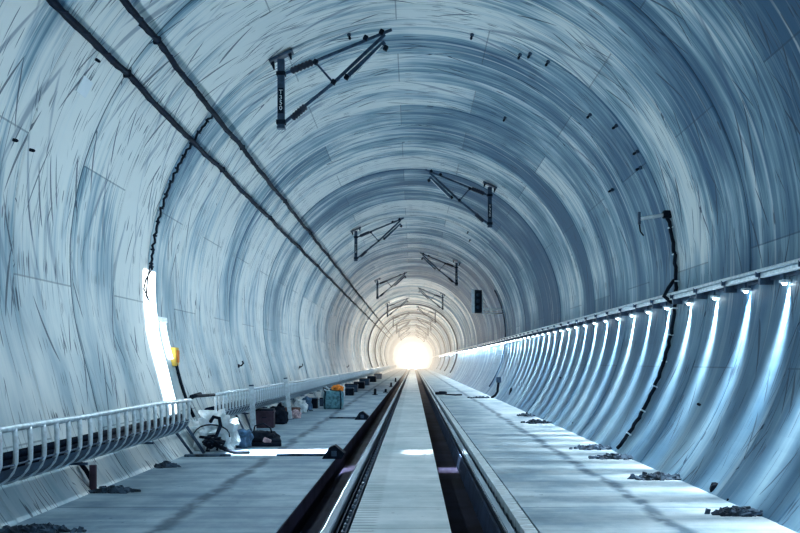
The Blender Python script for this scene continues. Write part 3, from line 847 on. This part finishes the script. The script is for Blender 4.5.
y = FY(398); t = thing('cable_stub', 'bent dark cable stub climbing the right wall near the far curve', 'cable', (X(495, y), y, 0))
MB().tube([(-.15, 0, .0), (.0, 0, .10), (.10, 0, .25), (.12, 0, .45), (.16, 0, .7)], .05, 7).build('cable_run', M['black'], t, True)
MB().box((.05, -.08, .62), (.25, .08, .85), bevel=.02).build('stub_head', M['navy'], t)
rubble(480, 398, .5, .5, .06, 60, 'dark debris around the bent cable stub near the far right wall', 15)
# items in / next to right trench
t = thing('hose_reel', 'dark coil and short hose at the right trench edge in mid distance', 'hose', (1.22, 43.5, 0))
MB().tube([(.22*math.cos(a), .22*math.sin(a), .05+.02*a*.3) for a in [k*.5 for k in range(30)]], .04, 7).build('coil', M['black'], t, True)
MB().tube([(.2, 0, .04), (.6, -.3, .03), (.9, 0, .03)], .03, 7).build('hose_tail', M['black'], t, True)
for px, py, lab in ((487, 429, 'thin dark rod lying on right walkway'),):
    pass
# white stencil-like mark on the upper left wall
p = wall_hit(85, 87, R-.012)
o = MB().box((-.012, -.16, -.10), (.0, .16, .10)).build('wall_marking', M['whitetxt'])
n = (Vector((CX, p.y, CZ))-p).normalized(); o.location = p; o.rotation_euler = (0, -math.atan2(n.z, n.x), 0)
tag(o, 'small white paint patch marked on the upper left wall', 'marking')

# ------------------------------------------------------------------ lights
def area(name, loc, sx, sy, e, color, rot=(0, 0, 0), spread=180):
    L = bpy.data.lights.new(name, 'AREA'); L.shape = 'RECTANGLE'; L.size = sx; L.size_y = sy; L.energy = e; L.color = color; L.spread = math.radians(spread)
    o = bpy.data.objects.new(name, L); col.objects.link(o); o.location = loc; o.rotation_euler = rot; return o
def point(loc, e, color):
    L = bpy.data.lights.new('fill_light', 'POINT'); L.energy = e; L.color = color; L.shadow_soft_size = 0.0
    o = bpy.data.objects.new('fill_light', L); col.objects.link(o); o.location = loc; return o
COOL = (.70, .89, 1.0)
area('back_fill', (-.4, Y0+.4, 2.8), 5.0, 4.6, 150, COOL, (PI/2, 0, 0))  # added soft fill from behind the camera
for i, y in enumerate((5.5, 9, 12.5, 16, 19.5, 23, 26.5, 30, 34, 38, 42, 47)):  # unseen fill points added along the left of the tunnel
    point((-2.0, y, 2.9), 50 if i > 0 else 34, COOL)
for y, e, c in ((58, 110, (.92, .93, .95)), (70, 170, (1, .93, .85)), (84, 260, (1, .90, .78)), (100, 420, (1, .88, .75)), (120, 430, (1, .87, .73)), (145, 450, (1, .87, .73)), (175, 420, (1, .87, .73))):
    point((0, y, 2.6), e, c)  # unseen warm fill added to brighten the far walls
# sharp light patches on the floor from added unseen area lamps overhead
area('added_beam_light', (-2.03, 16.05, 5.2), 1.72, .85, 135, (.92, .97, 1), (0, 0, 0), 3)
area('added_beam_light', (.10, 16.1, 5.2), .42, .7, 3.5, (.92, .97, 1), (0, 0, 0), 3)
area('added_beam_light', (-1.0, 16.4, 5.2), .30, .8, 6, (.92, .97, 1), (0, 0, 0), 3)
area('added_beam_light', (.60, 16.2, 5.2), .40, .7, 9, (.92, .97, 1), (0, 0, 0), 3)

# ------------------------------------------------------------------ world: thin glowing dust haze
w = bpy.data.worlds.new('World'); sc.world = w; w.use_nodes = True
nt = w.node_tree; bg = nt.nodes['Background']; bg.inputs[0].default_value = (.02, .03, .05, 1); bg.inputs[1].default_value = 1
hz = bpy.data.materials.new('glowing dust haze'); hz.use_nodes = True; nt = hz.node_tree; nt.nodes.remove(nt.nodes['Principled BSDF'])
em = nt.nodes.new('ShaderNodeEmission'); em.inputs[0].default_value = (1, .90, .76, 1); em.inputs[1].default_value = .0066
ab = nt.nodes.new('ShaderNodeVolumeAbsorption'); ab.inputs['Density'].default_value = .0065; ab.inputs[0].default_value = (0, 0, 0, 1)
ad = nt.nodes.new('ShaderNodeAddShader'); nt.links.new(em.outputs[0], ad.inputs[0]); nt.links.new(ab.outputs[0], ad.inputs[1])
nt.links.new(ad.outputs[0], nt.nodes['Material Output'].inputs['Volume'])
o = MB().box((-4.6, 80, -.6), (4.5, Y1-.05, 7.2)).build('haze', hz)
tag(o, 'warm glowing dust haze filling the far end of the tunnel', 'haze', None, 'stuff')

# ------------------------------------------------------------------ camera
cam = bpy.data.cameras.new('Camera'); cam.sensor_width = 36; cam.lens = 45
cam.shift_x = -13/800; cam.shift_y = 95.5/800; cam.clip_end = 600; cam.clip_start = .05
co = bpy.data.objects.new('Camera', cam); col.objects.link(co); co.location = (0, 0, EYE); co.rotation_euler = (PI/2, 0, 0)
sc.camera = co
sc.view_settings.view_transform = 'Standard'; sc.view_settings.look = 'Medium High Contrast'; sc.view_settings.exposure = 0.24
